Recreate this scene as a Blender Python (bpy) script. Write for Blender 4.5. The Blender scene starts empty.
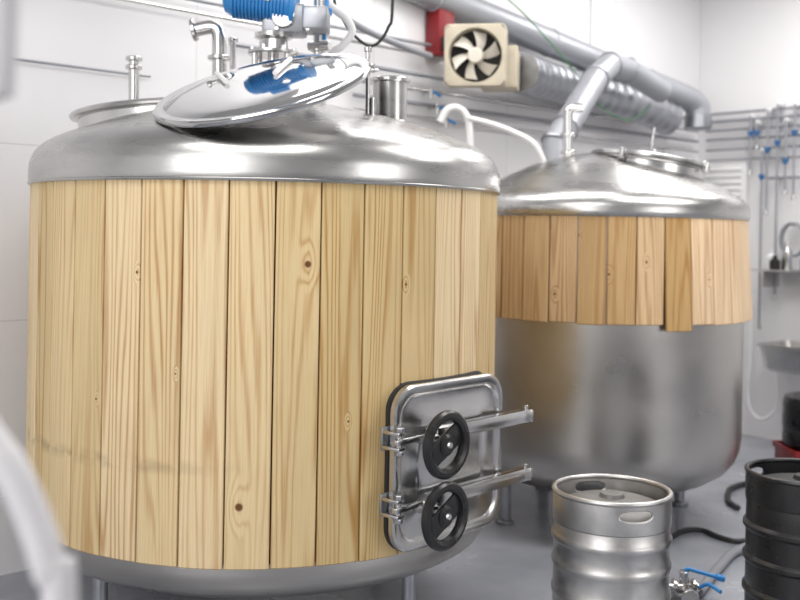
import bpy, bmesh, math, random
from mathutils import Vector, Matrix, Euler
random.seed(7)
S=bpy.context.scene
COL=S.collection
# ---------------------------------------------------------------- camera model
FPX=1000.0; H=1.5; HY=232.0; ROLL=math.radians(1.0)
def ray(u,v):
    a=u-400.0; b=HY-v
    x=a*math.cos(ROLL)-b*math.sin(ROLL); y=a*math.sin(ROLL)+b*math.cos(ROLL)
    return x/FPX,y/FPX
def P(u,v,Y):
    x,y=ray(u,v); return Vector((x*Y,Y,H+y*Y))
cam=bpy.data.cameras.new("camera"); co=bpy.data.objects.new("camera",cam); COL.objects.link(co)
cam.sensor_width=36; cam.lens=36*FPX/800; cam.shift_y=-(300-HY)/800
cam.clip_start=0.05
co.matrix_world=Matrix.Translation((0,0,H))@Matrix.Rotation(math.radians(90),4,'X')@Matrix.Rotation(ROLL,4,'Z')
cam.dof.use_dof=True; cam.dof.focus_distance=3.15; cam.dof.aperture_fstop=2.2
S.camera=co
try:
    S.view_settings.view_transform='Standard'
except Exception: pass

# ---------------------------------------------------------------- materials
def srgb(r,g,b):
    f=lambda c:(c/255/12.92) if c/255<=0.04045 else ((c/255+0.055)/1.055)**2.4
    return (f(r),f(g),f(b),1)
def base(name):
    m=bpy.data.materials.new(name); m.use_nodes=True
    nt=m.node_tree; bs=nt.nodes["Principled BSDF"]
    return m,nt,bs
def simple(name,col,rough=.5,metal=0,var=.06,scale=8,bump=0,stretch=(1,1,1)):
    m,nt,bs=base(name); N=nt.nodes; L=nt.links
    tc=N.new("ShaderNodeTexCoord"); mp=N.new("ShaderNodeMapping"); mp.inputs['Scale'].default_value=stretch
    no=N.new("ShaderNodeTexNoise"); no.inputs['Scale'].default_value=scale; no.inputs['Detail'].default_value=4
    L.new(tc.outputs['Object'],mp.inputs[0]); L.new(mp.outputs[0],no.inputs['Vector'])
    mr=N.new("ShaderNodeMapRange"); mr.inputs['To Min'].default_value=1-var; mr.inputs['To Max'].default_value=1+var
    mr.inputs['From Min'].default_value=.25; mr.inputs['From Max'].default_value=.75
    L.new(no.outputs[0],mr.inputs[0])
    vm=N.new("ShaderNodeVectorMath"); vm.operation='SCALE'; vm.inputs[0].default_value=col[:3]
    L.new(mr.outputs[0],vm.inputs['Scale']); L.new(vm.outputs[0],bs.inputs['Base Color'])
    m2=N.new("ShaderNodeMapRange"); m2.inputs['To Min'].default_value=max(.02,rough*(1-2*var)); m2.inputs['To Max'].default_value=min(1,rough*(1+2*var))
    m2.inputs['From Min'].default_value=.25; m2.inputs['From Max'].default_value=.75
    L.new(no.outputs[0],m2.inputs[0]); L.new(m2.outputs[0],bs.inputs['Roughness'])
    bs.inputs['Metallic'].default_value=metal
    if bump:
        bp=N.new("ShaderNodeBump"); bp.inputs['Strength'].default_value=bump; bp.inputs['Distance'].default_value=.004
        L.new(no.outputs[0],bp.inputs['Height']); L.new(bp.outputs[0],bs.inputs['Normal'])
    return m
STEEL=simple("brushed_steel",(.50,.495,.485),.28,1,.09,4,.02,(1,1,5))
STEELW=simple("weathered_steel",(.49,.472,.45),.33,1,.12,2.6,.03,(1,1,1.3))
POL=simple("polished_steel",(.56,.56,.56),.065,1,.03,4)
CHROME=simple("satin_steel",(.60,.595,.59),.22,1,.05,20)
KEGM=simple("keg_steel",(.54,.53,.52),.38,1,.14,14,.2)
KEGT=simple("shade_dark_keg_top",(.22,.215,.21),.6,.7,.15,14,.1)  # darker base colour stands in for shade behind the hand holes
GALV=simple("galvanised_steel",(.38,.39,.42),.42,1,.12,18)
DUCTP=simple("grey_duct_paint",srgb(156,158,164),.44,.35,.06,6)
BLACK=simple("black_plastic",(.012,.012,.013),.30,0,.1,20)
RUB=simple("black_rubber",(.02,.02,.022),.55,0,.15,20)
BLUE=simple("blue_paint",srgb(48,132,200),.35,0,.08,12)
BLUED=simple("dull_blue_plastic",srgb(48,98,150),.45,0,.08,12)
WHITE=simple("white_plastic",srgb(224,224,224),.35,0,.03,10)
GREYP=simple("grey_pipe",srgb(142,144,150),.4,.2,.05,10)
BEIGE=simple("dingy_beige_plastic",srgb(184,174,155),.55,0,.14,9)
PALE=simple("pale_fan_plastic",srgb(208,202,190),.5,0,.08,9)
RED=simple("red_paint",srgb(122,16,22),.5,0,.08,10)
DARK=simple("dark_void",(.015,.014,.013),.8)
GREENC=simple("green_cable",srgb(60,130,70),.5)
CEIL=simple("ceiling_paint",srgb(212,212,212),.8,0,.02,3)
HOSEW=simple("braided_hose",srgb(218,216,218),.4,0,.05,30)

def tile(name,tx,tz,col,mortar,offz):
    m,nt,bs=base(name);N=nt.nodes;L=nt.links
    uv=N.new("ShaderNodeTexCoord"); mp=N.new("ShaderNodeMapping")
    mp.inputs['Location'].default_value=(0,offz,0)
    br=N.new("ShaderNodeTexBrick"); br.offset=0
    br.inputs['Scale'].default_value=1; br.inputs['Brick Width'].default_value=tx; br.inputs['Row Height'].default_value=tz
    br.inputs['Mortar Size'].default_value=.0022; br.inputs['Mortar Smooth'].default_value=.3
    br.inputs['Color1'].default_value=col; br.inputs['Color2'].default_value=tuple(c*.98 for c in col[:3])+(1,)
    br.inputs['Mortar'].default_value=mortar
    L.new(uv.outputs['UV'],mp.inputs[0]); L.new(mp.outputs[0],br.inputs['Vector']); L.new(br.outputs[0],bs.inputs['Base Color'])
    bs.inputs['Roughness'].default_value=.35
    return m
TILE=tile("white_wall_tile",1.14,.76,srgb(226,225,227),srgb(192,192,197),-.33)
TILEB=tile("white_wall_panel",2.4,1.2,srgb(222,221,222),srgb(206,206,209),.1)
def floor_mat():
    m,nt,bs=base("grey_floor_paint");N=nt.nodes;L=nt.links
    tc=N.new("ShaderNodeTexCoord"); no=N.new("ShaderNodeTexNoise"); no.inputs['Scale'].default_value=1.7; no.inputs['Detail'].default_value=7
    L.new(tc.outputs['Object'],no.inputs['Vector'])
    cr=N.new("ShaderNodeValToRGB"); cr.color_ramp.elements[0].position=.35; cr.color_ramp.elements[1].position=.7
    cr.color_ramp.elements[0].color=srgb(134,137,145); cr.color_ramp.elements[1].color=srgb(164,167,175)
    L.new(no.outputs[0],cr.inputs[0]); L.new(cr.outputs[0],bs.inputs['Base Color'])
    mr=N.new("ShaderNodeMapRange"); mr.inputs['To Min'].default_value=.14; mr.inputs['To Max'].default_value=.36
    L.new(no.outputs[0],mr.inputs[0]); L.new(mr.outputs[0],bs.inputs['Roughness'])
    return m
FLOOR=floor_mat()

def wood(name,light,dark,knots,ringfreq=100,lin=230,stain=None,satlo=1.12,contrast=.7):
    m,nt,bs=base(name);N=nt.nodes;L=nt.links
    def math_(op,a,b=None,c=None):
        n=N.new("ShaderNodeMath"); n.operation=op
        for i,x in enumerate((a,b,c)):
            if x is None: continue
            if isinstance(x,(int,float)): n.inputs[i].default_value=x
            else: L.new(x,n.inputs[i])
        return n.outputs[0]
    def mrange(x,a,b,c,d,smooth=True,clamp=True):
        n=N.new("ShaderNodeMapRange"); n.interpolation_type='SMOOTHSTEP' if smooth else 'LINEAR'; n.clamp=clamp
        for k,val in zip(('From Min','From Max','To Min','To Max'),(a,b,c,d)): n.inputs[k].default_value=val
        L.new(x,n.inputs['Value']); return n.outputs[0]
    uv=N.new("ShaderNodeTexCoord").outputs['UV']
    def noise(sc,scale=1,det=2,dist=0):
        mp=N.new("ShaderNodeMapping"); mp.inputs['Scale'].default_value=sc; L.new(uv,mp.inputs[0])
        n=N.new("ShaderNodeTexNoise"); n.inputs['Scale'].default_value=scale; n.inputs['Detail'].default_value=det
        n.inputs['Distortion'].default_value=dist
        L.new(mp.outputs[0],n.inputs['Vector']); return n.outputs[0]
    n=noise((8,.34,1),1,0.8)
    core=None
    for (ku,kv,kr) in knots:
        s=N.new("ShaderNodeVectorMath"); s.operation='SUBTRACT'; L.new(uv,s.inputs[0]); s.inputs[1].default_value=(ku,kv,0)
        t=N.new("ShaderNodeVectorMath"); t.operation='MULTIPLY'; L.new(s.outputs[0],t.inputs[0]); t.inputs[1].default_value=(1,.45,1)
        l=N.new("ShaderNodeVectorMath"); l.operation='LENGTH'; L.new(t.outputs[0],l.inputs[0]); d=l.outputs['Value']
        n=math_('ADD',n,mrange(d,0,kr*3.2,.13,0))
        l2=N.new("ShaderNodeVectorMath"); l2.operation='LENGTH'; L.new(s.outputs[0],l2.inputs[0])
        c=mrange(l2.outputs['Value'],kr*.5,kr,1,0)
        core=c if core is None else math_('MAXIMUM',core,c)
    sx=N.new("ShaderNodeSeparateXYZ"); L.new(uv,sx.inputs[0])
    ph=math_('ADD',math_('MULTIPLY',n,ringfreq),math_('MULTIPLY',sx.outputs[0],lin))
    ph=math_('ADD',ph,math_('MULTIPLY',noise((60,2.5,1),1,2),3.4))
    sn=math_('SINE',ph); f=math_('MULTIPLY_ADD',sn,.5,.5); f=math_('POWER',f,2.6)
    amp=noise((3,.5,1),1.3,2); amp=mrange(amp,.3,.7,.15,contrast)
    f=math_('MULTIPLY',f,amp)
    fine=noise((260,5,1),1,3); ff=mrange(fine,.3,.7,-.12,.24,False)
    f=math_('ADD',f,ff)
    cl=N.new("ShaderNodeClamp"); L.new(f,cl.inputs[0]); f=cl.outputs[0]
    mx=N.new("ShaderNodeMix"); mx.data_type='RGBA'; L.new(f,mx.inputs[0]); mx.inputs[6].default_value=light; mx.inputs[7].default_value=dark
    at=N.new("ShaderNodeAttribute"); at.attribute_name="tint"
    hs=N.new("ShaderNodeHueSaturation")
    L.new(mx.outputs[2],hs.inputs['Color'])
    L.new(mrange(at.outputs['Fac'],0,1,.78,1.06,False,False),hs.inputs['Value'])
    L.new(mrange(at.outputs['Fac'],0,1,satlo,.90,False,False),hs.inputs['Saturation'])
    col=hs.outputs[0]
    big=noise((4,1.2,1),1,3)
    b2=mrange(big,.3,.7,.91,1.05,False)
    vm=N.new("ShaderNodeVectorMath"); vm.operation='SCALE'; L.new(col,vm.inputs[0]); L.new(b2,vm.inputs['Scale']); col=vm.outputs[0]
    if stain:
        g=N.new("ShaderNodeNewGeometry"); sp=N.new("ShaderNodeSeparateXYZ"); L.new(g.outputs['Position'],sp.inputs[0])
        d=math_('ABSOLUTE',math_('SUBTRACT',sp.outputs[2],stain[0]))
        a=mrange(d,0,.035,1,0); x=mrange(sp.outputs[0],stain[1],stain[2],1,0)
        nn=mrange(noise((10,14,1),1,4),.4,.62,0,1)
        a=math_('MULTIPLY',math_('MULTIPLY',a,x),nn); a=math_('MULTIPLY',a,.4)
        q=N.new("ShaderNodeMix"); q.data_type='RGBA'; L.new(a,q.inputs[0]); L.new(col,q.inputs[6]); q.inputs[7].default_value=srgb(105,85,60); col=q.outputs[2]
    if core is not None:
        q=N.new("ShaderNodeMix"); q.data_type='RGBA'; L.new(core,q.inputs[0]); L.new(col,q.inputs[6]); q.inputs[7].default_value=srgb(105,66,36); col=q.outputs[2]
    L.new(col,bs.inputs['Base Color']); bs.inputs['Roughness'].default_value=.55
    bs.inputs['Specular IOR Level'].default_value=.3
    bp=N.new("ShaderNodeBump"); bp.inputs['Strength'].default_value=.15; bp.inputs['Distance'].default_value=.002
    L.new(f,bp.inputs['Height']); L.new(bp.outputs[0],bs.inputs['Normal'])
    return m

# ---------------------------------------------------------------- geometry helpers
WORLD={}
def frame(o,x=None,z=(0,0,1)):
    z=Vector(z).normalized()
    if x is None: x=Vector((1,0,0)) if abs(z.x)<.9 else Vector((0,1,0))
    x=Vector(x); y=z.cross(x).normalized(); x=y.cross(z).normalized()
    M=Matrix((x,y,z)).transposed().to_4x4(); M.translation=Vector(o); return M
def fillet(pts,rad,n=7):
    pts=[Vector(p) for p in pts]; out=[pts[0]]
    for i in range(1,len(pts)-1):
        a,b,c=pts[i-1],pts[i],pts[i+1]
        r=min(rad,(a-b).length*.49,(c-b).length*.49)
        p=b+(a-b).normalized()*r; q=b+(c-b).normalized()*r
        for k in range(n+1):
            t=k/n; out.append(p*(1-t)**2+b*2*t*(1-t)+q*t*t)
    out.append(pts[-1]); return out
def spline(pts,n=8):
    pts=[Vector(p) for p in pts]; q=[pts[0]*2-pts[1]]+pts+[pts[-1]*2-pts[-2]]; out=[]
    for i in range(1,len(q)-2):
        a,b,c,d=q[i-1],q[i],q[i+1],q[i+2]
        for k in range(n):
            t=k/n; out.append(.5*((2*b)+(c-a)*t+(2*a-5*b+4*c-d)*t*t+(3*b-a-3*c+d)*t**3))
    out.append(pts[-1]); return out
class B:
    def __init__(s): s.v=[];s.f=[];s.m=[];s.mats=[]
    def mi(s,mat):
        if mat not in s.mats: s.mats.append(mat)
        return s.mats.index(mat)
    def add(s,vs,fs,mat,M=None):
        k=len(s.v); i=s.mi(mat)
        for p in vs:
            p=Vector(p); s.v.append(M@p if M is not None else p)
        for f in fs: s.f.append(tuple(k+j for j in f)); s.m.append(i)
        return s
    def lathe(s,prof,mat,M=None,segs=64):
        vs=[];rows=[]
        for r,z in prof:
            if r<1e-6: rows.append([len(vs)]); vs.append((0,0,z))
            else:
                rows.append(list(range(len(vs),len(vs)+segs)))
                for j in range(segs):
                    a=2*math.pi*j/segs; vs.append((r*math.cos(a),r*math.sin(a),z))
        fs=[]
        for a,b in zip(rows,rows[1:]):
            for j in range(segs):
                k=(j+1)%segs
                if len(a)==1 and len(b)==1: continue
                if len(a)==1: fs.append((a[0],b[j],b[k]))
                elif len(b)==1: fs.append((a[j],b[0],a[k]))
                else: fs.append((a[j],a[k],b[k],b[j]))
        return s.add(vs,fs,mat,M)
    def cyl(s,p0,p1,r,mat,segs=24,bev=None,r2=None):
        p0=Vector(p0);p1=Vector(p1);L=(p1-p0).length; r2=r if r2 is None else r2
        b=min(r*.15,L*.2) if bev is None else bev
        return s.lathe([(0,0),(r-b,0),(r,b),(r2,L-b),(r2-b,L),(0,L)],mat,frame(p0,z=p1-p0),segs)
    def tube(s,pts,r,mat,segs=16,cap=True):
        pts=[Vector(p) for p in pts]; n=len(pts)
        rs=r if isinstance(r,(list,tuple)) else [r]*n
        t=[(pts[min(i+1,n-1)]-pts[max(i-1,0)]).normalized() for i in range(n)]
        u=Vector((0,0,1)) if abs(t[0].z)<.9 else Vector((1,0,0))
        u=(u-t[0]*u.dot(t[0])).normalized(); vs=[]
        for i in range(n):
            u=(u-t[i]*u.dot(t[i])).normalized(); w=t[i].cross(u)
            for j in range(segs):
                a=2*math.pi*j/segs; vs.append(pts[i]+(u*math.cos(a)+w*math.sin(a))*rs[i])
        fs=[]
        for i in range(n-1):
            for j in range(segs):
                k=(j+1)%segs; fs.append((i*segs+j,i*segs+k,(i+1)*segs+k,(i+1)*segs+j))
        if cap: fs.append(tuple(range(segs))); fs.append(tuple(range((n-1)*segs,n*segs)))
        return s.add(vs,fs,mat)
    def torus(s,M,R,r,mat,segs=48,ms=14):
        return s.lathe([(R+r*math.cos(2*math.pi*i/ms),r*math.sin(2*math.pi*i/ms)) for i in range(ms+1)],mat,M,segs)
    def box(s,size,M,mat,bevel=.004):
        bm=bmesh.new(); bmesh.ops.create_cube(bm,size=1)
        for v in bm.verts: v.co=Vector((v.co.x*size[0],v.co.y*size[1],v.co.z*size[2]))
        if bevel: bmesh.ops.bevel(bm,geom=bm.edges[:],offset=min(bevel,min(size)*.45),segments=2,affect='EDGES',profile=.5)
        bm.verts.index_update()
        vs=[v.co.copy() for v in bm.verts]; fs=[tuple(v.index for v in f.verts) for f in bm.faces]; bm.free()
        return s.add(vs,fs,mat,M)
    def rloft(s,prof,mat,M,seg=8,capfirst=False,caplast=True):
        vs=[];n=0
        for hw,hh,cr,d in prof:
            ring=[]
            for qx,qy,a0 in ((1,1,0),(-1,1,90),(-1,-1,180),(1,-1,270)):
                for k in range(seg+1):
                    a=math.radians(a0+90*k/seg)
                    ring.append((qx*(hw-cr)+cr*math.cos(a),qy*(hh-cr)+cr*math.sin(a),d))
            n=len(ring); vs+=ring
        fs=[]
        for i in range(len(prof)-1):
            for j in range(n):
                k=(j+1)%n; fs.append((i*n+j,i*n+k,(i+1)*n+k,(i+1)*n+j))
        if capfirst: fs.append(tuple(range(n)))
        if caplast: fs.append(tuple(range((len(prof)-1)*n,len(prof)*n)))
        return s.add(vs,fs,mat,M)
    def obj(s,name,parent=None,origin=None,label=None,cat=None,group=None,angle=35,solid=0):
        if origin is None:
            xs=[p.x for p in s.v];ys=[p.y for p in s.v];zs=[p.z for p in s.v]
            origin=((min(xs)+max(xs))/2,(min(ys)+max(ys))/2,min(zs))
        origin=Vector(origin)
        me=bpy.data.meshes.new(name); me.from_pydata([p-origin for p in s.v],[],s.f)
        for m in s.mats: me.materials.append(m)
        for p,i in zip(me.polygons,s.m): p.material_index=i; p.use_smooth=True
        bm=bmesh.new(); bm.from_mesh(me)
        loose=[v for v in bm.verts if not v.link_faces]
        if loose: bmesh.ops.delete(bm,geom=loose,context='VERTS')
        bmesh.ops.recalc_face_normals(bm,faces=bm.faces[:]); bm.to_mesh(me); bm.free()
        me.set_sharp_from_angle(angle=math.radians(angle)); me.update()
        o=bpy.data.objects.new(name,me); COL.objects.link(o); WORLD[o]=origin
        if parent: o.parent=parent; o.location=origin-WORLD[parent]
        else: o.location=origin
        if label:o["label"]=label
        if cat:o["category"]=cat
        if group:o["group"]=group
        if solid:
            md=o.modifiers.new("solid",'SOLIDIFY'); md.thickness=solid; md.offset=0
        return o
def empty(name,loc,label,cat,group=None):
    o=bpy.data.objects.new(name,None); COL.objects.link(o); o.location=loc; WORLD[o]=Vector(loc); o.empty_display_size=.1
    o["label"]=label;o["category"]=cat
    if group:o["group"]=group
    return o

# ---------------------------------------------------------------- room
dA=Vector((.74,.6726,0)).normalized(); nA=Vector((-dA.y,dA.x,0)); OA=4.30
Cx,_=ray(697,232); Yc=OA/(nA.x*Cx+nA.y); C=Vector((Cx*Yc,Yc,0))
nB=dA.copy(); tB=-nA.copy(); OB=nB.dot(C)
def PA(u,v,off=0):
    x,y=ray(u,v); Y=(OA-off)/(nA.x*x+nA.y); return Vector((x*Y,Y,H+y*Y))
def PB(u,v,off=0):
    x,y=ray(u,v); Y=(OB-off)/(nB.x*x+nB.y); return Vector((x*Y,Y,H+y*Y))
def slab(name,o,ex,L,hgt,out,mat,th=.1):
    o=Vector(o);ex=Vector(ex);out=Vector(out)
    c=[o,o+ex*L,o+ex*L+out*th,o+out*th]
    vs=[p+Vector((0,0,z)) for z in (0,hgt) for p in c]
    fs=[(0,1,5,4),(1,2,6,5),(2,3,7,6),(3,0,4,7),(4,5,6,7),(3,2,1,0)]
    me=bpy.data.meshes.new(name); me.from_pydata(vs,[],fs); me.materials.append(mat)
    uvl=me.uv_layers.new(name="UVMap")
    for p in me.polygons:
        for li in p.loop_indices:
            q=me.vertices[me.loops[li].vertex_index].co; uvl.data[li].uv=((q-o).dot(ex),q.z)
    bm=bmesh.new(); bm.from_mesh(me); bmesh.ops.recalc_face_normals(bm,faces=bm.faces[:]); bm.to_mesh(me); bm.free()
    ob=bpy.data.objects.new(name,me); COL.objects.link(ob); ob["kind"]="structure"; return ob
CH=3.6; WL=11.0; WB=8.0
slab("wall_left",C,-dA,WL,CH,nA,TILE)
slab("wall_back",C,tB,WB,CH,nB,TILEB)
slab("wall_right",C+tB*WB,-dA,WL,CH,-nA,TILEB)
def plate(name,z,mat,th,ext=.1):
    a=C+nA*ext+nB*ext; b=C+tB*(WB+ext)+nB*ext; c=b-dA*(WL+ext); d=a-dA*(WL+ext)
    vs=[Vector((p.x,p.y,zz)) for zz in (z,z+th) for p in (a,b,c,d)]
    fs=[(0,1,5,4),(1,2,6,5),(2,3,7,6),(3,0,4,7),(4,5,6,7),(3,2,1,0)]
    me=bpy.data.meshes.new(name); me.from_pydata(vs,[],fs); me.materials.append(mat)
    bm=bmesh.new(); bm.from_mesh(me); bmesh.ops.recalc_face_normals(bm,faces=bm.faces[:]); bm.to_mesh(me); bm.free()
    o=bpy.data.objects.new(name,me); COL.objects.link(o); o["kind"]="structure"; return o
plate("floor",-.1,FLOOR,.1); plate("ceiling",CH,CEIL,.1)

# ---------------------------------------------------------------- wood cladding
def uoff(i): return i*1.37
def voff(i): return i*.73
def cladding(name,c,R,nb,phase,z0,z1,mat,parent,th=.022,flare=lambda i,ph:0,drop=lambda i,ph:0,tint=None,gap=.0022,label=None):
    vs=[];fs=[];uvs=[];tn=[]
    w=2*math.pi/nb
    for i in range(nb):
        a0=phase+i*w+gap/R; a1=phase+(i+1)*w-gap/R; pm=(a0+a1)/2
        e=.0045/R; jr=random.uniform(-.002,.002)
        ths=[(a0,-th),(a0,-.006),(a0+e*.3,-.002),(a0+e,0),((a0*2+a1)/3,0),((a0+2*a1)/3,0),(a1-e,0),(a1-e*.3,-.002),(a1,-.006),(a1,-th)]
        zb=z0-drop(i,pm)+random.uniform(-.0015,.0015); zt=z1
        fl=flare(i,pm); k=len(vs); tt=tint(i,pm) if tint else random.uniform(.1,1.05)
        zr=[zb,zb+.004,zt-.004,zt]
        for q,z in enumerate(zr):
            ins=.004 if q in(0,3) else 0
            for a,d in ths:
                r=R+jr+d+fl*(zt-z)/(zt-zb)-(ins if d>-.01 else 0)
                vs.append((c[0]+r*math.sin(a),c[1]-r*math.cos(a),z)); uvs.append((a*R+uoff(i),z+voff(i))); tn.append(tt)
        n=len(ths)
        for q in range(3):
            for j in range(n):
                j2=(j+1)%n; fs.append((k+q*n+j,k+q*n+j2,k+(q+1)*n+j2,k+(q+1)*n+j))
        fs.append(tuple(k+j for j in range(n))); fs.append(tuple(k+3*n+j for j in range(n)))
    org=Vector((c[0],c[1],z0))
    me=bpy.data.meshes.new(name); me.from_pydata([Vector(p)-org for p in vs],[],fs); me.materials.append(mat)
    at=me.attributes.new("tint",'FLOAT','POINT'); at.data.foreach_set("value",tn)
    ul=me.uv_layers.new(name="UVMap")
    for l in me.loops: ul.data[l.index].uv=uvs[l.vertex_index]
    for p in me.polygons:p.use_smooth=True
    bm=bmesh.new(); bm.from_mesh(me); bmesh.ops.recalc_face_normals(bm,faces=bm.faces[:]); bm.to_mesh(me); bm.free()
    me.set_sharp_from_angle(angle=math.radians(30))
    o=bpy.data.objects.new(name,me); COL.objects.link(o); WORLD[o]=org; o.parent=parent; o.location=org-WORLD[parent]
    if label:o["label"]=label
    return o

# ================================================================= TANK 1
T1=Vector((-.515,3.967,0)); R1=.894
t1=empty("brewing_tank",T1,"large brewing tank clad in pale pine, lid open, square side hatch","brewing tank")
M1=Matrix.Translation(T1)
ph1=math.radians(-.8); nb1=39
def knot(phi_deg,z,r,ph,nb,R):
    a=math.radians(phi_deg); i=int(math.floor((a-ph)/(2*math.pi/nb)))%nb
    aa=a if a>=ph else a+2*math.pi
    return (aa*R+uoff(i),z+voff(i),r)
K1=[knot(15,1.395,.014,ph1,nb1,R1),knot(2.2,.645,.016,ph1,nb1,R1),knot(-20,1.36,.006,ph1,nb1,R1),
    knot(37,1.33,.006,ph1,nb1,R1),knot(-11,1.05,.004,ph1,nb1,R1),knot(24,.9,.005,ph1,nb1,R1),knot(-30,.95,.005,ph1,nb1,R1)]
W1=wood("pine_boards",srgb(224,200,154),srgb(184,142,90),K1,95,230,(.76,-.9,-.35),contrast=.92)
cladding("wood_cladding",T1,R1,nb1,ph1,.452,1.662,W1,t1,label="vertical pale pine boards")
B().lathe([(R1-.03,.44),(R1-.024,.445),(R1-.024,1.67)],DARK,M1,96).obj("dark_gap_backing",t1)  # dark sheet put behind the boards to make their gaps look shaded
B().lathe([(0,.27),(.4,.282),(.6,.295),(.74,.315),(.81,.335),(.85,.360),(.872,.392),(.879,.43),(.88,.462),(.86,.462)],STEELW,M1,128).obj("bottom_shell",t1)
b=B().lathe([(.87,1.652),(.900,1.65),(.903,1.656),(.904,1.68),(.904,1.705),(.902,1.728),(.895,1.752),(.883,1.773),(.868,1.790),(.85,1.805),(.825,1.820),(.79,1.836),(.735,1.858),(.675,1.880),(.6,1.905),(.5,1.934),(.42,1.954),(.35,1.969),(.25,1.984),(.15,1.993),(0,1.997)],STEEL,M1,160)
b.lathe([(.899,1.652),(.906,1.653),(.907,1.657),(.903,1.660)],STEEL,M1,160)
b.obj("top_dome",t1,label="brushed steel domed top")
for k,a in enumerate((-50,57,140,222)):
    a=math.radians(a); p=T1+Vector((.68*math.sin(a),-.68*math.cos(a),0))
    B().cyl(p+Vector((0,0,.02)),p+Vector((0,0,.33)),.026,GALV).cyl(p,p+Vector((0,0,.022)),.05,GALV).obj("leg",t1)
cc=Vector((-.905,3.95,1.882)); Mc=Matrix.Translation(cc)@Matrix.Rotation(math.radians(-5),4,'Y')
B().lathe([(.355,-.16),(.355,.055),(.372,.058),(.382,.062),(.386,.070),(.382,.078),(.372,.082),(.350,.080),(.338,.072),(.338,-.16)],CHROME,Mc,96).obj("manway_collar",t1,label="short raised steel manway collar with rolled rim")
# lid
lc=P(263,88,3.36)
Ml=Matrix.Translation(lc)@Matrix.Rotation(math.radians(-12.5),4,'Y')@Matrix.Rotation(math.radians(22.5),4,'X')@Matrix.Scale(.95,4)
lid=B().lathe([(0,.028),(.06,.0278),(.12,.027),(.18,.0255),(.24,.023),(.30,.019),(.335,.016),(.348,.011),(.358,.009),(.372,.013),(.384,.013),(.390,.008),(.392,0),(.390,-.007),(.384,-.010),(.374,-.010),(.368,-.004),(.345,.001),(.3,.006),(.15,.014),(0,.018)],POL,Ml,160).obj("manway_lid",t1,label="polished round steel lid tilted open")
for (xa,ya,xb,yb) in ((-.13,.06,-.18,.24),(.05,.04,.10,.23)):
    B().tube([Ml@Vector((xa,ya,.036)),Ml@Vector((xb,yb,.034))],.009,WHITE,12).obj("lid_glint_rod",lid)  # white rods standing in for bar-shaped reflections on the lid
b=B().cyl(P(368,100,3.60)-Vector((0,0,.10)),P(368,50,3.60),.009,CHROME).box((.05,.03,.03),Matrix.Translation(P(368,68,3.57)),CHROME)
b.cyl(P(355,70,3.42),P(377,70,3.60),.007,CHROME).cyl(P(368,52,3.60),P(368,47,3.60),.014,CHROME)
b.obj("lid_hinge",t1)
# agitator
b=B()
b.cyl(T1+Vector((0,0,1.98)),T1+Vector((0,0,2.02)),.13,CHROME,48)
for k in range(4):
    a=math.radians(45+90*k); q=T1+Vector((.09*math.cos(a),.09*math.sin(a),0)); b.cyl(q+Vector((0,0,2.02)),q+Vector((0,0,2.19)),.012,CHROME,12)
b.cyl(T1+Vector((0,0,2.0)),T1+Vector((0,0,2.2)),.022,CHROME)
b.lathe([(0,2.19),(.095,2.19),(.1,2.195),(.1,2.205),(.06,2.21),(.055,2.25),(.06,2.255),(.075,2.26),(.075,2.275),(0,2.275)],CHROME,M1,48)
for k in range(6):
    a=math.radians(60*k+10); q=T1+Vector((.082*math.cos(a),.082*math.sin(a),2.205)); b.cyl(q,q+Vector((0,0,.018)),.009,CHROME,6)
b.obj("agitator_mount",t1)
b=B(); b.box((.17,.13,.12),Matrix.Translation(T1+Vector((.045,0,2.33))),GALV,.015)
b.box((.10,.15,.09),Matrix.Translation(T1+Vector((.17,-.01,2.33))),GALV,.01).cyl(T1+Vector((.045,-.06,2.33)),T1+Vector((.045,-.085,2.33)),.045,CHROME)
for dx in(-.03,.12):
    for dz in(-.045,.045): b.cyl(T1+Vector((.045+dx*.8,-.063,2.33+dz)),T1+Vector((.045+dx*.8,-.078,2.33+dz)),.009,CHROME,6)
b.obj("gearbox",t1)
prof=[(0,0),(.05,0),(.07,.01),(.078,.03)]
z=.04
while z<.25: prof+=[(.083,z),(.09,z+.001),(.09,z+.008),(.083,z+.009)]; z+=.014
prof+=[(.085,.265),(.098,.27),(.098,.285),(0,.285)]
mx=frame(T1+Vector((-.19,-.03,2.425)),z=(1,0,-.12))
b=B().lathe(prof,BLUE,mx,48); b.box((.09,.08,.06),Matrix.Translation(T1+Vector((-.08,-.03,2.53))),BLUE,.008)
b.cyl(T1+Vector((-.01,-.09,2.4)),T1+Vector((-.01,-.12,2.4)),.02,CHROME)
b.obj("agitator_motor",t1,label="blue finned electric motor")
def clampring(b,p,d,r,mat=CHROME):
    p=Vector(p); d=Vector(d).normalized(); b.cyl(p-d*.009,p+d*.009,r,mat,28)
def pipe(name,pts,r,mat,parent,rings=(),fil=.05,extra=None,**kw):
    q=fillet(pts,fil); b=B().tube(q,r,mat,20)
    for (p,d) in rings: clampring(b,p,d,r*1.6)
    if extra: extra(b)
    return b.obj(name,parent,**kw)
pa=P(134,59,4.1); pb=P(134,118,4.1)-Vector((0,0,.1))
pipe("vent_pipe",[pb,pa],.021,CHROME,t1,[(pa,(0,0,1)),(pa-Vector((0,0,.035)),(0,0,1))])
q0=P(194,30,4.05);q1=P(219,25,4.05);q2=P(220,110,4.05)-Vector((0,0,.06))
pipe("elbow_pipe",[q0,q1,q2],.029,CHROME,t1,[(q0,q1-q0),(P(219,58,4.05),(0,0,1)),(P(220,92,4.05),(0,0,1))],.09)
q0=P(233,40,4.2);q2=P(232,110,4.2)
pipe("spray_pipe",[q2,q0],.013,CHROME,t1,[(q0,(0,0,1))])
v0=P(318,-30,4.1); v2=P(318,112,4.1)-Vector((0,0,.05))
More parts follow.
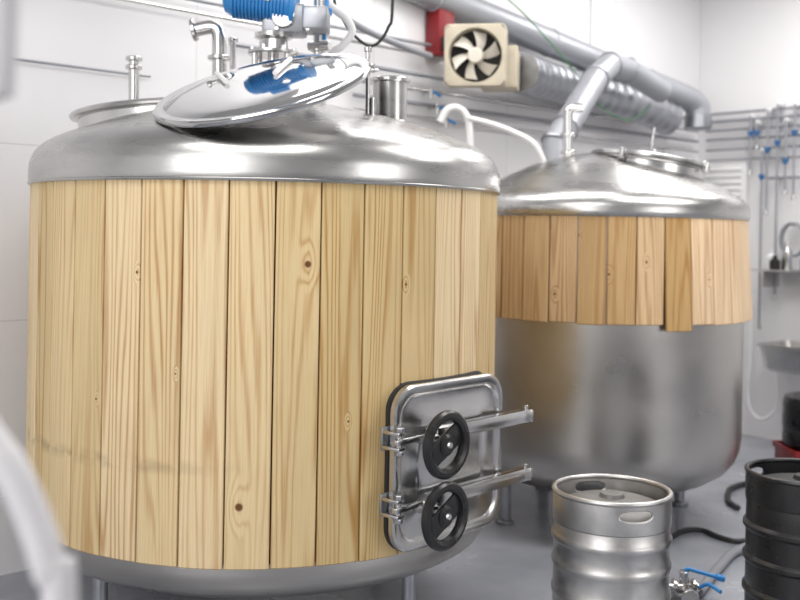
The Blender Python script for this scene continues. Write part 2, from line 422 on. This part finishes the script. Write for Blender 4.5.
def vx(b):
    b.box((.06,.03,.03),Matrix.Translation(P(325,12,4.06)),BLUE,.008); b.tube([P(327,0,4.04),P(326,20,4.03),P(324,40,4.03)],.009,BLUE,10)
    b.cyl(P(309,46,4.1),P(330,46,4.06),.02,CHROME)
pipe("riser_pipe",[v2,v0],.02,CHROME,t1,[(P(318,30,4.1),(0,0,1)),(P(318,50,4.1),(0,0,1))],extra=vx)
pipe("curved_hose",spline([P(318,-8,4.15),P(333,8,4.15),P(346,18,4.15),P(352,32,4.15),P(342,46,4.15),P(330,58,4.15),P(322,112,4.15)]),.016,WHITE,t1,fil=.01)
s0=P(390,122,3.85)-Vector((0,0,.06)); s1=P(390,80,3.85)
B().cyl(s0,s1,.066,STEEL,48).cyl(s1-Vector((0,0,.012)),s1+Vector((0,0,.006)),.078,CHROME,48).cyl(s0+Vector((0,0,.05)),s0+Vector((0,0,.062)),.074,CHROME,48).obj("vent_stack",t1)
B().cyl(P(372,110,3.6)-Vector((0,0,.05)),P(372,98,3.6),.012,CHROME).obj("sensor_port",t1)

# side hatch -----------------------------------------------------------
phh=math.radians(47.5); nH=Vector((math.sin(phh),-math.cos(phh),0)); tH=Vector((math.cos(phh),math.sin(phh),0))
zc=.742
Mh=Matrix((tH,Vector((0,0,1)),nH)).transposed().to_4x4(); Mh.translation=T1+Vector((0,0,zc))+tH*.020
def gasket2():
    b=B(); N=160; vs=[];fs=[]
    rings=[(.272,.276,.09,-.01),(.272,.276,.09,.012),(.265,.269,.085,.016),(.22,.24,.06,.016)]
    def rr(t,hw,hh,cr):
        a=hw-cr;c=hh-cr;arc=math.pi/2*cr; segs=[2*c,arc,2*a,arc,2*c,arc,2*a,arc]; L=sum(segs); d=t*L; i=0
        while d>segs[i] and i<7: d-=segs[i]; i+=1
        if i==0: return (hw,-c+d)
        if i==1: th=d/cr; return (a+cr*math.cos(th),c+cr*math.sin(th))
        if i==2: return (a-d,hh)
        if i==3: th=math.pi/2+d/cr; return (-a+cr*math.cos(th),c+cr*math.sin(th))
        if i==4: return (-hw,c-d)
        if i==5: th=math.pi+d/cr; return (-a+cr*math.cos(th),-c+cr*math.sin(th))
        if i==6: return (-a+d,-hh)
        th=1.5*math.pi+d/cr; return (a+cr*math.cos(th),-c+cr*math.sin(th))
    for hw,hh,cr,d in rings:
        for j in range(N):
            s_,z_=rr(j/N,hw,hh,cr); p=phh+(s_+.036)/R1; r=R1+d
            vs.append((T1.x+r*math.sin(p),T1.y-r*math.cos(p),zc+z_-.005))
    for i in range(3):
        for j in range(N):
            k=(j+1)%N; fs.append((i*N+j,i*N+k,(i+1)*N+k,(i+1)*N+j))
    b.add(vs,fs,RUB); return b
gasket2().obj("hatch_gasket",t1,label="black rubber gasket around hatch")
B().rloft([(.245,.245,.075,R1-.08),(.245,.245,.075,R1+.012),(.24,.24,.07,R1+.014),(.22,.22,.06,R1+.014)],CHROME,Mh).obj("hatch_frame",t1)
b=B().rloft([(.276,.260,.085,R1+.014),(.283,.267,.088,R1+.018),(.283,.267,.088,R1+.034),(.277,.261,.085,R1+.040),(.258,.242,.075,R1+.040),(.250,.234,.07,R1+.036),(.244,.228,.068,R1+.030),(.238,.222,.065,R1+.029),
           (.175,.170,.045,R1+.030),(.168,.163,.042,R1+.033),(.160,.155,.04,R1+.035)],CHROME,Mh,10,capfirst=True)
door=b.obj("hatch_door",t1,label="square stainless hatch door with rounded corners",angle=28)
def hl(x,y,z): return Mh@Vector((x,y,R1+z))
for zz,wz in ((.848,.832),(.638,.607)):
    y=zz-zc; yw=wz-zc
    b=B()
    b.box((.54,.044,.012),Mh@Matrix.Translation((.115,y,R1+.084)),CHROME,.001)
    b.box((.54,.006,.030),Mh@Matrix.Translation((.115,y+.019,R1+.070)),CHROME,.001)
    b.box((.20,.018,.018),Mh@Matrix.Translation((-.225,y,R1+.078)),CHROME,.003)
    b.box((.012,.044,.040),Mh@Matrix.Translation((.382,y,R1+.078)),CHROME,.002)
    b.cyl(hl(.364,y-.005,.082),hl(.364,y+.038,.082),.008,CHROME,16)
    b.box((.05,.06,.012),Mh@Matrix.Translation((-.165,(y+yw)/2,R1+.092)),CHROME,.004)
    b.cyl(hl(-.165,yw,.034),hl(-.165,yw,.15),.013,CHROME,20)
    b.cyl(hl(-.165,yw,.092),hl(-.165,yw,.112),.026,CHROME,24)
    b.obj("clamp_arm",door)
    b=B(); Mw=frame(hl(-.165,yw,.152),x=tH,z=nH)
    b.lathe([(.074,-.002),(.077,-.013),(.087,-.018),(.099,-.015),(.108,-.005),(.108,.006),(.101,.014),(.088,.016),(.078,.010),(.074,-.002)],BLACK,Mw,64)
    b.lathe([(0,-.016),(.030,-.014),(.035,-.008),(.035,.006),(.026,.013),(0,.014)],BLACK,Mw,32)
    Ms=Mw@Matrix.Rotation(math.radians(28),4,'Z')
    b.box((.165,.072,.010),Ms@Matrix.Translation((0,0,-.002)),BLACK,.004)
    b.lathe([(0,.019),(.009,.019),(.012,.012)],CHROME,Mw,20)
    b.obj("handwheel",door,label="black plastic handwheel")
    b=B()
    b.box((.075,.075,.010),Mh@Matrix.Translation((-.275,y,R1+.008)),GALV,.003)
    b.box((.034,.012,.07),Mh@Matrix.Translation((-.298,y+.024,R1+.048)),CHROME,.003)
    b.box((.034,.012,.07),Mh@Matrix.Translation((-.298,y-.024,R1+.048)),CHROME,.003)
    b.cyl(hl(-.298,y-.040,.072),hl(-.298,y+.040,.072),.010,CHROME,16)
    b.cyl(hl(-.298,y+.030,.072),hl(-.298,y+.044,.072),.016,GALV,6)
    b.cyl(hl(-.298,y-.044,.072),hl(-.298,y-.030,.072),.016,GALV,6)
    b.obj("hatch_bracket",t1)

# ================================================================= TANK 2
T2=Vector((1.08,5.4,0)); R2=.757
t2=empty("brewing_tank",T2,"stainless brewing tank with a band of pine boards around its top","brewing tank")
M2=Matrix.Translation(T2)
b=B().lathe([(0,.185),(.3,.195),(.5,.222),(.60,.255),(.67,.300),(.71,.350),(.734,.41),(.742,.48),(.742,1.66),(.72,1.66)],STEELW,M2,128)
b.obj("tank_body",t2,label="plain stainless lower body")
B().lathe([(.70,1.592),(.76,1.59),(.765,1.596),(.767,1.615),(.766,1.636),(.761,1.657),(.750,1.676),(.732,1.694),(.705,1.712),(.66,1.736),(.60,1.768),(.5,1.818),(.4,1.862),(.3,1.897),(.2,1.923),(.1,1.939),(0,1.945)],STEEL,M2,160).obj("top_dome",t2)
nb2=35; w2=2*math.pi/nb2; ph2=math.radians(1.5)
K2=[knot(-19,1.5,.010,ph2,nb2,R2),knot(-8,1.32,.008,ph2,nb2,R2),knot(-27,1.22,.008,ph2,nb2,R2),knot(5,1.38,.007,ph2,nb2,R2),knot(30,1.3,.006,ph2,nb2,R2)]
W2=wood("weathered_pine_boards",srgb(216,184,140),srgb(172,128,82),K2,95,230,satlo=1.12,contrast=.9)
specials=int((math.radians(17)-ph2)/w2)
def fl2(i,p):
    d=math.degrees(p)%360
    if i==specials: return .03
    if 20<d<110: return .03
    return .006+.003*math.sin(i*3.1)
def dr2(i,p):
    if i==specials: return .026
    return .002*math.sin(i*2.3)
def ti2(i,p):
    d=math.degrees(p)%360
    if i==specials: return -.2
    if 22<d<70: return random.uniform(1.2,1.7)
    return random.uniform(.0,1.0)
cladding("wood_cladding",T2,R2,nb2,ph2,1.085,1.60,W2,t2,th=.012,flare=fl2,drop=dr2,tint=ti2,label="short weathered pine boards, slightly flared")
for a in (22,112,202,292):
    a=math.radians(a); p=T2+Vector((.55*math.sin(a),-.55*math.cos(a),0))
    B().cyl(p+Vector((0,0,.02)),p+Vector((0,0,.27)),.03,GALV).cyl(p,p+Vector((0,0,.022)),.05,GALV).obj("leg",t2)
mc=P(649,166,5.3); Mm=Matrix.Translation(mc)@Matrix.Rotation(math.radians(8),4,'Y')
B().lathe([(.285,-.14),(.285,.0),(.300,.004),(.308,.010),(.300,.016),(.27,.016)],CHROME,Mm,80).obj("manway_collar",t2)
b=B().lathe([(.302,.018),(.310,.024),(.308,.036),(.298,.042),(.27,.046),(.2,.060),(.1,.068),(0,.07)],CHROME,Mm,80)
b.cyl(Mm@Vector((0,0,.06)),Mm@Vector((0,0,.085)),.03,CHROME).tube([Mm@Vector((-.07,0,.085)),Mm@Vector((.07,0,.085))],.008,CHROME,10)
b.cyl(Mm@Vector((.02,.1,.05)),Mm@Vector((.02,.1,.22)),.007,CHROME)
b.obj("manway_lid",t2)
for k in range(4):
    a=math.radians(50+90*k); p=Vector((.312*math.cos(a),.312*math.sin(a),0))
    b=B(); b.box((.03,.02,.06),Mm@Matrix.Translation(p)@Matrix.Rotation(a,4,'Z')@Matrix.Translation((0,0,.02)),CHROME,.005); b.obj("lid_clamp",t2)
e0=P(568,165,5.3)-Vector((0,0,.08))
pipe("elbow_pipe",[e0,P(568,108,5.3),P(582,108,5.32)],.026,CHROME,t2,[(P(568,135,5.3),(0,0,1)),(P(568,152,5.3),(0,0,1))],.06)
pipe("white_return_pipe",spline([P(440,122,5.6),P(447,110,5.6),P(458,108,5.6),P(467,117,5.6),P(470,140,5.6),P(471,196,5.55)]),.021,WHITE,t2,fil=.005)
pipe("white_supply_pipe",spline([P(468,118,5.5),P(492,124,5.5),P(518,134,5.45),P(536,146,5.4),P(548,172,5.4)]),.016,WHITE,t2,fil=.005)

# ================================================================= KEGS
def keg(loc,body,chime,top,rot,label,hgt=.60,R=.205,ribs=((.24,1),(.46,.5),(.68,.5),(.88,1)),ra=1.0):
    e=empty("keg",loc,label,"keg"); M=Matrix.Translation(loc)@Matrix.Rotation(rot,4,'Z')
    b=B(); z0=.05; z1=hgt-.112
    pr=[(0,.06),(.12,.058),(.17,.05),(R-.008,.07),(R-.003,.09),(R-.003,z1*.18)]
    for zz,am in ribs:
        am*=ra
        z=z0+(z1-z0)*zz
        pr+=[(R-.003,z-.018),(R-.001+.002*am,z-.012),(R+.0005+.004*am,z-.006),(R+.0005+.004*am,z+.006),(R-.001+.002*am,z+.012),(R-.003,z+.018)]
    pr+=[(R-.004,z1-.004),(R-.008,z1+.010)]
    b.lathe(pr,body,M,80)
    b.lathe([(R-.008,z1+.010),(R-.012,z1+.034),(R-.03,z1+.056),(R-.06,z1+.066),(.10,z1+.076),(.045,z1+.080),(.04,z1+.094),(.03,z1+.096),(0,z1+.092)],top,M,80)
    b.obj("keg_body",e)
    def ring(zA,zB,slots,name,n=120,rows=4):
        # grid of quads; cut elliptical slots by snapping nearby vertices to the slot outline
        aw,tw=17.0,.17; vs=[];fs=[];pos=[]
        for r_ in range(rows+1):
            t=r_/rows
            for j in range(n): pos.append([360*j/n,t])
        def val(a,t):
            m=9
            for c_ in slots:
                d=((a-c_+180)%360)-180
                m=min(m,((abs(d)/aw)**2.4+(abs(t-.62)/tw)**2.4)**(1/2.4))
            return m
        keep=[]
        for r_ in range(rows):
            for j in range(n):
                if val(360*(j+.5)/n,(r_+.5)/rows)>=1: keep.append((r_,j))
        used=set()
        for r_,j in keep:
            k=(j+1)%n
            for v_ in (r_*n+j,r_*n+k,(r_+1)*n+k,(r_+1)*n+j): used.add(v_)
        ks=set(keep)
        for r_ in range(1,rows):
            for j in range(n):
                around=[(r_,j),(r_,(j-1)%n),(r_-1,j),(r_-1,(j-1)%n)]
                c_in=sum(1 for q in around if q not in ks)
                if 0<c_in<4:
                    a,t=pos[r_*n+j]
                    for c_ in slots:
                        d=((a-c_+180)%360)-180; e_=t-.62
                        m=((abs(d)/aw)**2.4+(abs(e_)/tw)**2.4)**(1/2.4)
                        if .4<m<1.8: pos[r_*n+j]=[c_+d/m,.62+e_/m]
        for a,t in pos:
            z=zA+(zB-zA)*t; rr=R-.004+(.002*math.sin(math.pi*t)); a=math.radians(a)
            vs.append((rr*math.cos(a),rr*math.sin(a),z))
        for r_,j in keep:
            k=(j+1)%n; fs.append((r_*n+j,r_*n+k,(r_+1)*n+k,(r_+1)*n+j))
        B().add(vs,fs,chime,M).obj(name,e,solid=.006)
    def roll(z,name):
        B().torus(M@Matrix.Translation((0,0,z)),R-.004,.009,chime,96,12).obj(name,e)
    ring(z1-.004,hgt-.006,(92,272),"top_chime",180,22); roll(hgt-.009,"top_rim")
    ring(.008,.085,(),"bottom_chime"); roll(.009,"bottom_rim")
    return e
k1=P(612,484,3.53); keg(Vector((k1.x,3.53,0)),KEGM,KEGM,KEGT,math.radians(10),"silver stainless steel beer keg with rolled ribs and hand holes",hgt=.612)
k2=P(806,470,3.72); keg(Vector((k2.x,3.72,0)),BLACK,BLACK,RUB,math.radians(40),"glossy black rubber-coated beer keg with ribbed sides",hgt=.64,R=.212,ribs=((.3,1),(.55,1),(.8,1)),ra=1.8)

# ================================================================= valve + hoses on floor
vp=P(690,584,4.1); vz=.045
b0=Vector((vp.x,4.15,vz))
val=empty("pipe_valve",Vector((b0.x,b0.y,0)),"stainless tee valve with blue levers lying on the floor","valve")
b=B()
b.cyl(b0+Vector((-.13,-.01,0)),b0+Vector((.05,0,0)),.022,CHROME); clampring(b,b0+Vector((-.13,-.01,0)),(1,0,0),.036); clampring(b,b0+Vector((-.05,0,0)),(1,0,0),.036); clampring(b,b0+Vector((.03,0,0)),(1,0,0),.036)
b.cyl(b0+Vector((-.01,0,-.02)),b0+Vector((-.01,0,.07)),.02,CHROME); b.cyl(b0,b0+Vector((-.02,-.12,.0)),.022,CHROME); clampring(b,b0+Vector((-.02,-.12,0)),(0,1,0),.036)
b.lathe([(0,-.03),(.025,-.022),(.034,0),(.025,.022),(0,.03)],CHROME,Matrix.Translation(b0),24)
b.obj("valve_body",val)
B().tube(fillet([b0+Vector((-.01,0,.06)),b0+Vector((.0,0,.08)),b0+Vector((.13,-.02,.05))],.02),.008,BLUE,12).cyl(b0+Vector((.115,-.02,.054)),b0+Vector((.15,-.022,.046)),.014,BLUE).obj("lever",val)
B().tube(fillet([b0+Vector((.04,-.01,.0)),b0+Vector((.08,-.03,.03)),b0+Vector((.11,-.10,.02))],.02),.008,BLUE,12).obj("lever",val)
def Fl(u,v,z=.02):
    x,y=ray(u,v); Y=(z-H)/y; return Vector((x*Y,Y,z))
hz=.024
B().tube(spline([b0+Vector((.05,0,-.02)),Fl(720,566,hz),Fl(738,550,hz),Fl(775,540,hz),Fl(815,540,hz),Fl(850,548,hz)]),.020,GREYP,14).obj("hose",label="thick grey hose running from the valve across the floor",cat="hose")
B().tube(spline([Fl(652,560,.014),Fl(676,534,.014),Fl(700,530,.014),Fl(722,538,.014),Fl(745,541,.014),Fl(785,530,.014),Fl(830,526,.014)]),.013,RUB,12).obj("hose",label="thin black hose looping over the floor",cat="hose")
B().tube(spline([Fl(738,508,.016),Fl(728,500,.016),Fl(732,488,.016),Fl(760,482,.016),Fl(810,484,.016)]),.016,RUB,12).obj("hose",label="black hose looped on the floor behind the black keg",cat="hose")

# ================================================================= ventilation
def bandtube(b,pts,r,mat,every,bm=None):
    b.tube(pts,r,mat,32); L=0
    for i in range(1,len(pts)):
        L+=(pts[i]-pts[i-1]).length
        if L>every:
            L=0; clampring(b,pts[i],pts[i]-pts[i-1],r*1.06,bm or mat)
def resamp(pts,step):
    out=[pts[0]]
    for a,b_ in zip(pts,pts[1:]):
        n=max(1,int((b_-a).length/step))
        for k in range(1,n+1): out.append(a+(b_-a)*(k/n))
    return out
vd=empty("ventilation_duct",P(697,128,7.25),"long round grey ventilation duct with a branch down to the tank","duct")
m_=fillet([P(300,-62,5.3),P(430,-6,5.85),P(560,47,6.5),P(690,99,7.25),P(698,106,7.28),P(698,128,7.28)],.1)
b=B(); bandtube(b,resamp(m_,.1),.088,DUCTP,.95); b.cyl(P(698,114,7.28),P(698,130,7.28),.097,GALV,32); b.obj("main_duct",vd)
m_=[P(662,92,6.7),P(628,70,6.45),P(610,65,6.25),P(596,78,6.05),P(565,128,5.6),P(556,142,5.53),P(555,168,5.5)]
b=B(); b.tube(m_,.076,DUCTP,32)
for i in range(1,len(m_)-1): clampring(b,m_[i],m_[i+1]-m_[i-1],.085,GALV)
b.obj("branch_duct",vd,angle=10)
for (u,v,Y) in ((415,-12,5.8),(590,59,6.65)):
    p=P(u,v,Y); B().cyl(p,Vector((p.x,p.y,CH)),.006,GALV,10).obj("hanger_rod",vd)
fd=spline([P(520,72,6.05),P(545,81,6.35),P(590,92,6.7),P(640,106,7.0),P(668,118,7.2)],10); fd=resamp(fd,.014)
rs=[.125+.003*math.sin(i*1.15) for i in range(len(fd))]
B().tube(fd,rs,GALV,32).obj("flexible_duct",label="corrugated silver flexible duct behind the fan",cat="duct")
# fan
fc=P(475,55,5.6); fdir=Vector((-.16,-.985,-.06)).normalized()
fan=empty("exhaust_fan",fc-Vector((0,0,.18)),"beige square exhaust fan with exposed blades, mounted high","fan")
fx=Vector((0,0,1)).cross(fdir).normalized(); fy=fdir.cross(fx)
Mf=Matrix((fx,fy,fdir)).transposed().to_4x4(); Mf.translation=fc
b=B(); hw=.174
b.rloft([(hw,hw,.03,-.13),(hw,hw,.03,-.004),(hw-.006,hw-.006,.028,.004)],BEIGE,Mf,6,capfirst=True,caplast=False)
seg=64; vs=[];fs=[]
for j in range(seg):
    a=2*math.pi*j/seg; c_,s_=math.cos(a),math.sin(a); m=max(abs(c_),abs(s_)); q=(hw-.006)/m
    rr=min(q,(hw-.006)*1.32); vs.append((rr*c_,rr*s_,.004))
for r_,z_ in ((.152,.004),(.144,-.07)):
    for j in range(seg):
        a=2*math.pi*j/seg; vs.append((r_*math.cos(a),r_*math.sin(a),z_))
for i in range(2):
    for j in range(seg):
        k=(j+1)%seg; fs.append((i*seg+j,i*seg+k,(i+1)*seg+k,(i+1)*seg+j))
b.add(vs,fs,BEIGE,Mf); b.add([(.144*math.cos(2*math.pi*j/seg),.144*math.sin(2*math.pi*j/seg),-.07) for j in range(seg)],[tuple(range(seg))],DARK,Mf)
b.box((.22,.24,.34),Mf@Matrix.Translation((.12,-.05,-.30)),BEIGE,.01)
b.obj("fan_housing",fan)
b=B(); b.lathe([(0,.0),(.038,-.002),(.045,-.012),(.045,-.05),(0,-.05)],PALE,Mf,32)
for k in range(6):
    a=math.radians(60*k); n=6; vs=[]
    for i in range(n+1):
        r=.04+(.137-.04)*i/n; w=.56-.02*i
        for sgn,zz in ((-1,-.052),(1,-.018)):
            aa=a+sgn*w*.62+.06*i; vs.append((r*math.cos(aa),r*math.sin(aa),zz))
    b.add(vs,[(2*i,2*i+1,2*i+3,2*i+2) for i in range(n)],PALE,Mf)
b.obj("fan_blades",fan,label="pale fan blades")
rp=PA(440,34,.07)
Ma=Matrix((dA,Vector((0,0,1)),-nA)).transposed().to_4x4()
def WA(p): m=Ma.copy(); m.translation=p; return m
Mb_=Matrix((tB,Vector((0,0,1)),-nB)).transposed().to_4x4()
def WBm(p): m=Mb_.copy(); m.translation=p; return m
B().box((.13,.27,.12),WA(rp),RED,.01).box((.10,.08,.01),WA(rp-nA*.062+Vector((0,0,-.07))),DARK,.003).obj("control_box",label="red metal control box mounted on the wall",cat="electrical box")
def wallA(z,off,s0,s1): return [C-dA*s0-nA*off+Vector((0,0,z)),C-dA*s1-nA*off+Vector((0,0,z))]
for z,off,r,mt,lb in ((2.60,.06,.010,GREYP,"thin grey pipe along the wall"),(2.54,.06,.009,CHROME,"thin steel pipe along the wall"),(2.42,.05,.013,GREYP,"grey pipe along the wall"),
                  (2.33,.05,.010,CHROME,"thin steel pipe along the wall"),(2.25,.05,.012,GREYP,"thin grey pipe along the wall"),(2.17,.05,.009,CHROME,"thin steel pipe along the wall")):
    e=empty("wall_pipe",wallA(z,off,.1,0)[0],lb,"pipe","pipes along the wall")
    s_end=8.5 if z>2.5 else (4.4 if z>2.4 else 3.6)
    B().tube(wallA(z,off,.1,s_end),r,mt,12).obj("pipe_run",e)
    for s_ in [x for x in (.5,1.7,2.9,4.1,5.3,6.5,7.7) if x<s_end-.1]:
        c_=C-dA*s_+Vector((0,0,z)); B().box((.02,.03,off),WA(c_-nA*off/2),WHITE,.003).obj("pipe_bracket",e)
p0=PA(-40,52,.03); p1=PA(150,88,.03); B().tube([p0,Vector((p1.x,p1.y,p0.z))],.006,GREYP,10).obj("cable_conduit",label="thin grey cable conduit on tiled wall",cat="conduit")
for (u,v) in ((431,92),(446,120),(437,107)):
    p=PA(u,v,.08); e=empty("tap_valve",p-Vector((0,0,.04)),"small blue-handled tap on a wall pipe","valve","blue taps on the wall pipes")
    B().cyl(p+nA*.07,p-nA*.02,.010,CHROME,12).cyl(p+Vector((0,0,-.04)),p+Vector((0,0,.02)),.011,CHROME,12).obj("valve_body",e)
    B().tube([p-nA*.02,p-nA*.03+dA*.05-Vector((0,0,.02))],.009,BLUE,10).obj("lever",e)
B().tube(spline([P(495,-12,5.3),P(530,20,5.8),P(575,72,6.1),P(600,106,6.35),P(630,120,6.6),P(650,105,6.7)]),.004,GREENC,8).obj("cable",label="thin green cable hanging from the duct",cat="cable")
B().tube(spline([Vector((P(333,0,4.4).x-.05,4.4,CH)),P(333,-20,4.4),P(340,12,4.4),P(353,34,4.4),P(372,46,4.4),P(388,28,4.4),P(393,-10,4.4),Vector((P(393,0,4.4).x,4.4,CH))]),.007,RUB,10).obj("cable",label="black cable hanging in a loop from the ceiling",cat="cable")
B().tube(spline([P(308,-20,4.4),P(330,6,4.6),P(362,28,4.9),P(400,45,5.2),P(430,56,5.5)]),.018,GREYP,12).obj("pipe",label="grey pipe rising from the tank towards the fan",cat="pipe")

# ================================================================= wall B equipment
for z,off,r in ((2.46,.06,.010),(2.40,.06,.012),(2.33,.06,.010),(2.26,.05,.010),(2.18,.05,.009),(2.10,.05,.008),(1.95,.05,.010)):
    p=C+Vector((0,0,z)); e=empty("wall_pipe",p+tB*.1-nB*off,"thin steel pipe along the back wall","pipe","pipes along the back wall")
    B().tube([p+tB*(.1 if z>2 else .62)-nB*off,p+tB*3-nB*off],r,GREYP,12).obj("pipe_run",e)
    for s_ in (.7,1.0,1.7,2.4): B().box((.02,.03,off),WBm(p+tB*s_-nB*off/2),WHITE,.003).obj("pipe_bracket",e)
for (u,v,vb,f) in ((751,116,175,.3),(768,110,215,.38),(778,104,300,.2),(795,104,200,.3),(757,122,150,.4),(786,120,195,.55),(762,150,330,.15)):
    p=PB(u,v,.10); q=PB(u,vb,.10); q=Vector((p.x,p.y,q.z))
    e=empty("drop_pipe",q,"thin vertical pipe with blue valve on the back wall","pipe","vertical drop pipes")
    B().tube([q,p],.009,GREYP,12).box((.03,.03,.10),WBm(p+nB*.05),WHITE,.003).cyl(q,q+Vector((0,0,.04)),.016,CHROME,16).obj("pipe_run",e)
    m_=p.lerp(q,f); B().lathe([(.006,-.03),(.022,.0),(.022,.02),(0,.024)],BLUED,Matrix.Translation(m_),16).obj("valve_handle",e)
ck=PB(795,226,.06); e=empty("tubing_coil",ck-Vector((0,0,.22)),"coil of grey tubing hanging on a wall hook","hose")
coil=[]
for i in range(97):
    a=2*math.pi*i/24; coil.append(ck-nB*(.012*i/24)+tB*(.09*math.sin(a))+Vector((0,0,-.10+.12*math.cos(a))))
B().tube(coil,.009,GREYP,10).obj("coiled_tube",e)
B().tube(fillet([ck+nB*.06,ck-nB*.06,ck-nB*.06+Vector((0,0,.03))],.01),.006,CHROME,10).obj("hook",e)
lp=PB(722,196,.02); e=empty("wall_vent",lp-Vector((0,0,.25)),"white louvred vent panel on the wall","vent"); B().box((.42,.50,.03),WBm(lp),WHITE,.006).obj("vent_frame",e)
b=B()
for k in range(9): b.box((.34,.022,.02),WBm(lp+Vector((0,0,-.2+.05*k))-nB*.02)@Matrix.Rotation(.5,4,'X'),WHITE,.002)
b.obj("louvre",e)
sp=PB(800,271,.15); e=empty("wall_shelf",sp,"stainless wall shelf on brackets","shelf")
B().box((.62,.012,.28),WBm(sp),CHROME,.003).obj("shelf_board",e)
for dx in (-.22,.22): B().box((.012,.12,.24),WBm(sp+tB*dx-Vector((0,0,.066))),CHROME,.002).obj("bracket",e)
for dx,hh,mt,nm,lb in ((-.22,.14,WHITE,"bottle","small white plastic bottle on the shelf"),(-.1,.2,CHROME,"flask","tall steel flask on the shelf"),(.04,.12,BLUED,"bottle","small blue bottle on the shelf"),(-.16,.10,DARK,"jar","small dark jar on the shelf")):
    p=sp+tB*dx+Vector((0,0,.0065))-(nB*.06 if nm=="jar" else nB*0); B().lathe([(0,0),(.035,0),(.037,.006),(.037,hh*.65),(.015,hh*.8),(.015,hh*.9),(.018,hh*.9),(.018,hh),(0,hh)],mt,Matrix.Translation(p),24).obj(nm,label=lb,cat=nm)
kp=PB(806,348,.27); e=empty("wash_basin",Vector((kp.x,kp.y,kp.z-.15)),"stainless wall-mounted wash basin","sink")
Mk=Matrix((tB,-nB,Vector((0,0,1)))).transposed().to_4x4(); Mk.translation=kp
B().rloft([(.20,.15,.06,-.17),(.24,.19,.07,-.15),(.26,.21,.05,.0),(.275,.225,.05,.0),(.275,.225,.05,.02),(.26,.21,.05,.02),(.23,.18,.07,-.14),(.18,.13,.06,-.155)],CHROME,Mk,8,capfirst=True).obj("basin",e)
B().tube(fillet([kp+nB*.24+Vector((0,0,.16)),kp+nB*.1+Vector((0,0,.16)),kp+nB*.05+Vector((0,0,.07))],.05),.012,CHROME,12).box((.2,.05,.04),WBm(kp+nB*.24+Vector((0,0,.16))),CHROME,.008).obj("faucet",e)
B().tube(fillet([kp-Vector((0,0,.16)),kp-Vector((0,0,.34)),kp+nB*.26-Vector((0,0,.34))],.06),.022,WHITE,14).obj("drain_pipe",e)
B().tube(spline([PB(752,300,.05),PB(750,360,.10),PB(748,400,.12),PB(757,418,.12),PB(770,416,.12),PB(778,400,.10),PB(776,350,.05)]),.014,WHITE,12).obj("hose",label="white hose hanging in a loop on the back wall",cat="hose")
cx=P(818,440,5.6).x
e=empty("crate",Vector((cx,5.6,0)),"red plastic bottle crate standing on the floor","crate")
b=B(); hh=.34
b.rloft([(.19,.15,.02,0),(.19,.15,.02,hh-.03),(.20,.16,.02,hh-.03),(.20,.16,.02,hh),(.18,.14,.02,hh),(.175,.135,.02,.02)],RED,Matrix.Translation((cx,5.6,0)),5,capfirst=True)
b.obj("crate_shell",e)
b=B()
for k in (-1,0,1): b.box((.006,.26,.2),Matrix.Translation((cx+k*.09,5.6,.13)),RED,.001)
b.obj("divider",e)
e=empty("canister",Vector((cx,5.6,hh+.001)),"black plastic canister with screw cap on the red crate","canister")
B().lathe([(0,0),(.17,0),(.185,.012),(.19,.03),(.19,.09),(.185,.1),(.19,.11),(.19,.24),(.18,.275),(.10,.30),(.05,.31),(.045,.33),(0,.33)],BLACK,Matrix.Translation((cx,5.6,hh+.001)),40).obj("canister_body",e)
B().lathe([(0,.36),(.05,.36),(.055,.355),(.055,.325),(0,.325)],RED,Matrix.Translation((cx,5.6,hh)),24).obj("cap",e)

# ================================================================= near hose (out of focus)
pts=[Vector((P(5,-10,.95).x,.95,CH)),P(3,-60,.95),P(-12,0,.95),P(-30,60,.95),P(-55,200,.95),P(-52,330,.95),P(-24,418,.95),P(10,468,.95),P(34,520,.95),P(50,572,.95),P(60,640,.95),Vector((P(62,700,.95).x,.95,.4)),Vector((P(62,700,.95).x,.95,.0))]
B().tube(spline(pts,10),.0165,HOSEW,18).obj("hose",label="pale grey hose dropping from the ceiling to the floor",cat="hose")

# ================================================================= lights
def area(name,loc,target,size,power,col=(1,1,1),sy=None):
    l=bpy.data.lights.new(name,'AREA'); l.energy=power; l.color=col; l.size=size
    if sy: l.shape='RECTANGLE'; l.size_y=sy
    o=bpy.data.objects.new(name,l); COL.objects.link(o); o.location=loc
    d=Vector(target)-Vector(loc); o.rotation_euler=d.to_track_quat('-Z','Y').to_euler(); return o
area("ceiling_area_light",(-.6,1.6,3.55),(-.6,1.6,0),2.2,54,(1,.98,.95),1.2)
area("ceiling_area_light",(2.4,3.8,3.55),(2.4,3.8,0),2.2,72,(1,.98,.95),1.0)
area("ceiling_area_light",(.2,4.9,3.55),(.2,4.9,0),2.0,40,(1,.98,.96),.8)
area("ceiling_area_light",(2.4,6.2,3.55),(2.4,6.2,0),1.6,46,(1,.98,.96),.7)  # extra lamp added to brighten the back corner
area("added_soft_light",(-2.0,-.8,2.4),(-.4,4,1.0),2.6,66,(1,.99,.98))  # soft key lamp added at front left, no actual window there
area("added_soft_light",(4.2,.6,2.0),(1.0,4.5,.9),2.2,50,(1,.99,.98))  # unseen lamp added on the right to brighten hatch and keg
w=bpy.data.worlds.new("world"); S.world=w; w.use_nodes=True
bg=w.node_tree.nodes['Background']; bg.inputs[0].default_value=(1,.99,.985,1); bg.inputs[1].default_value=.86
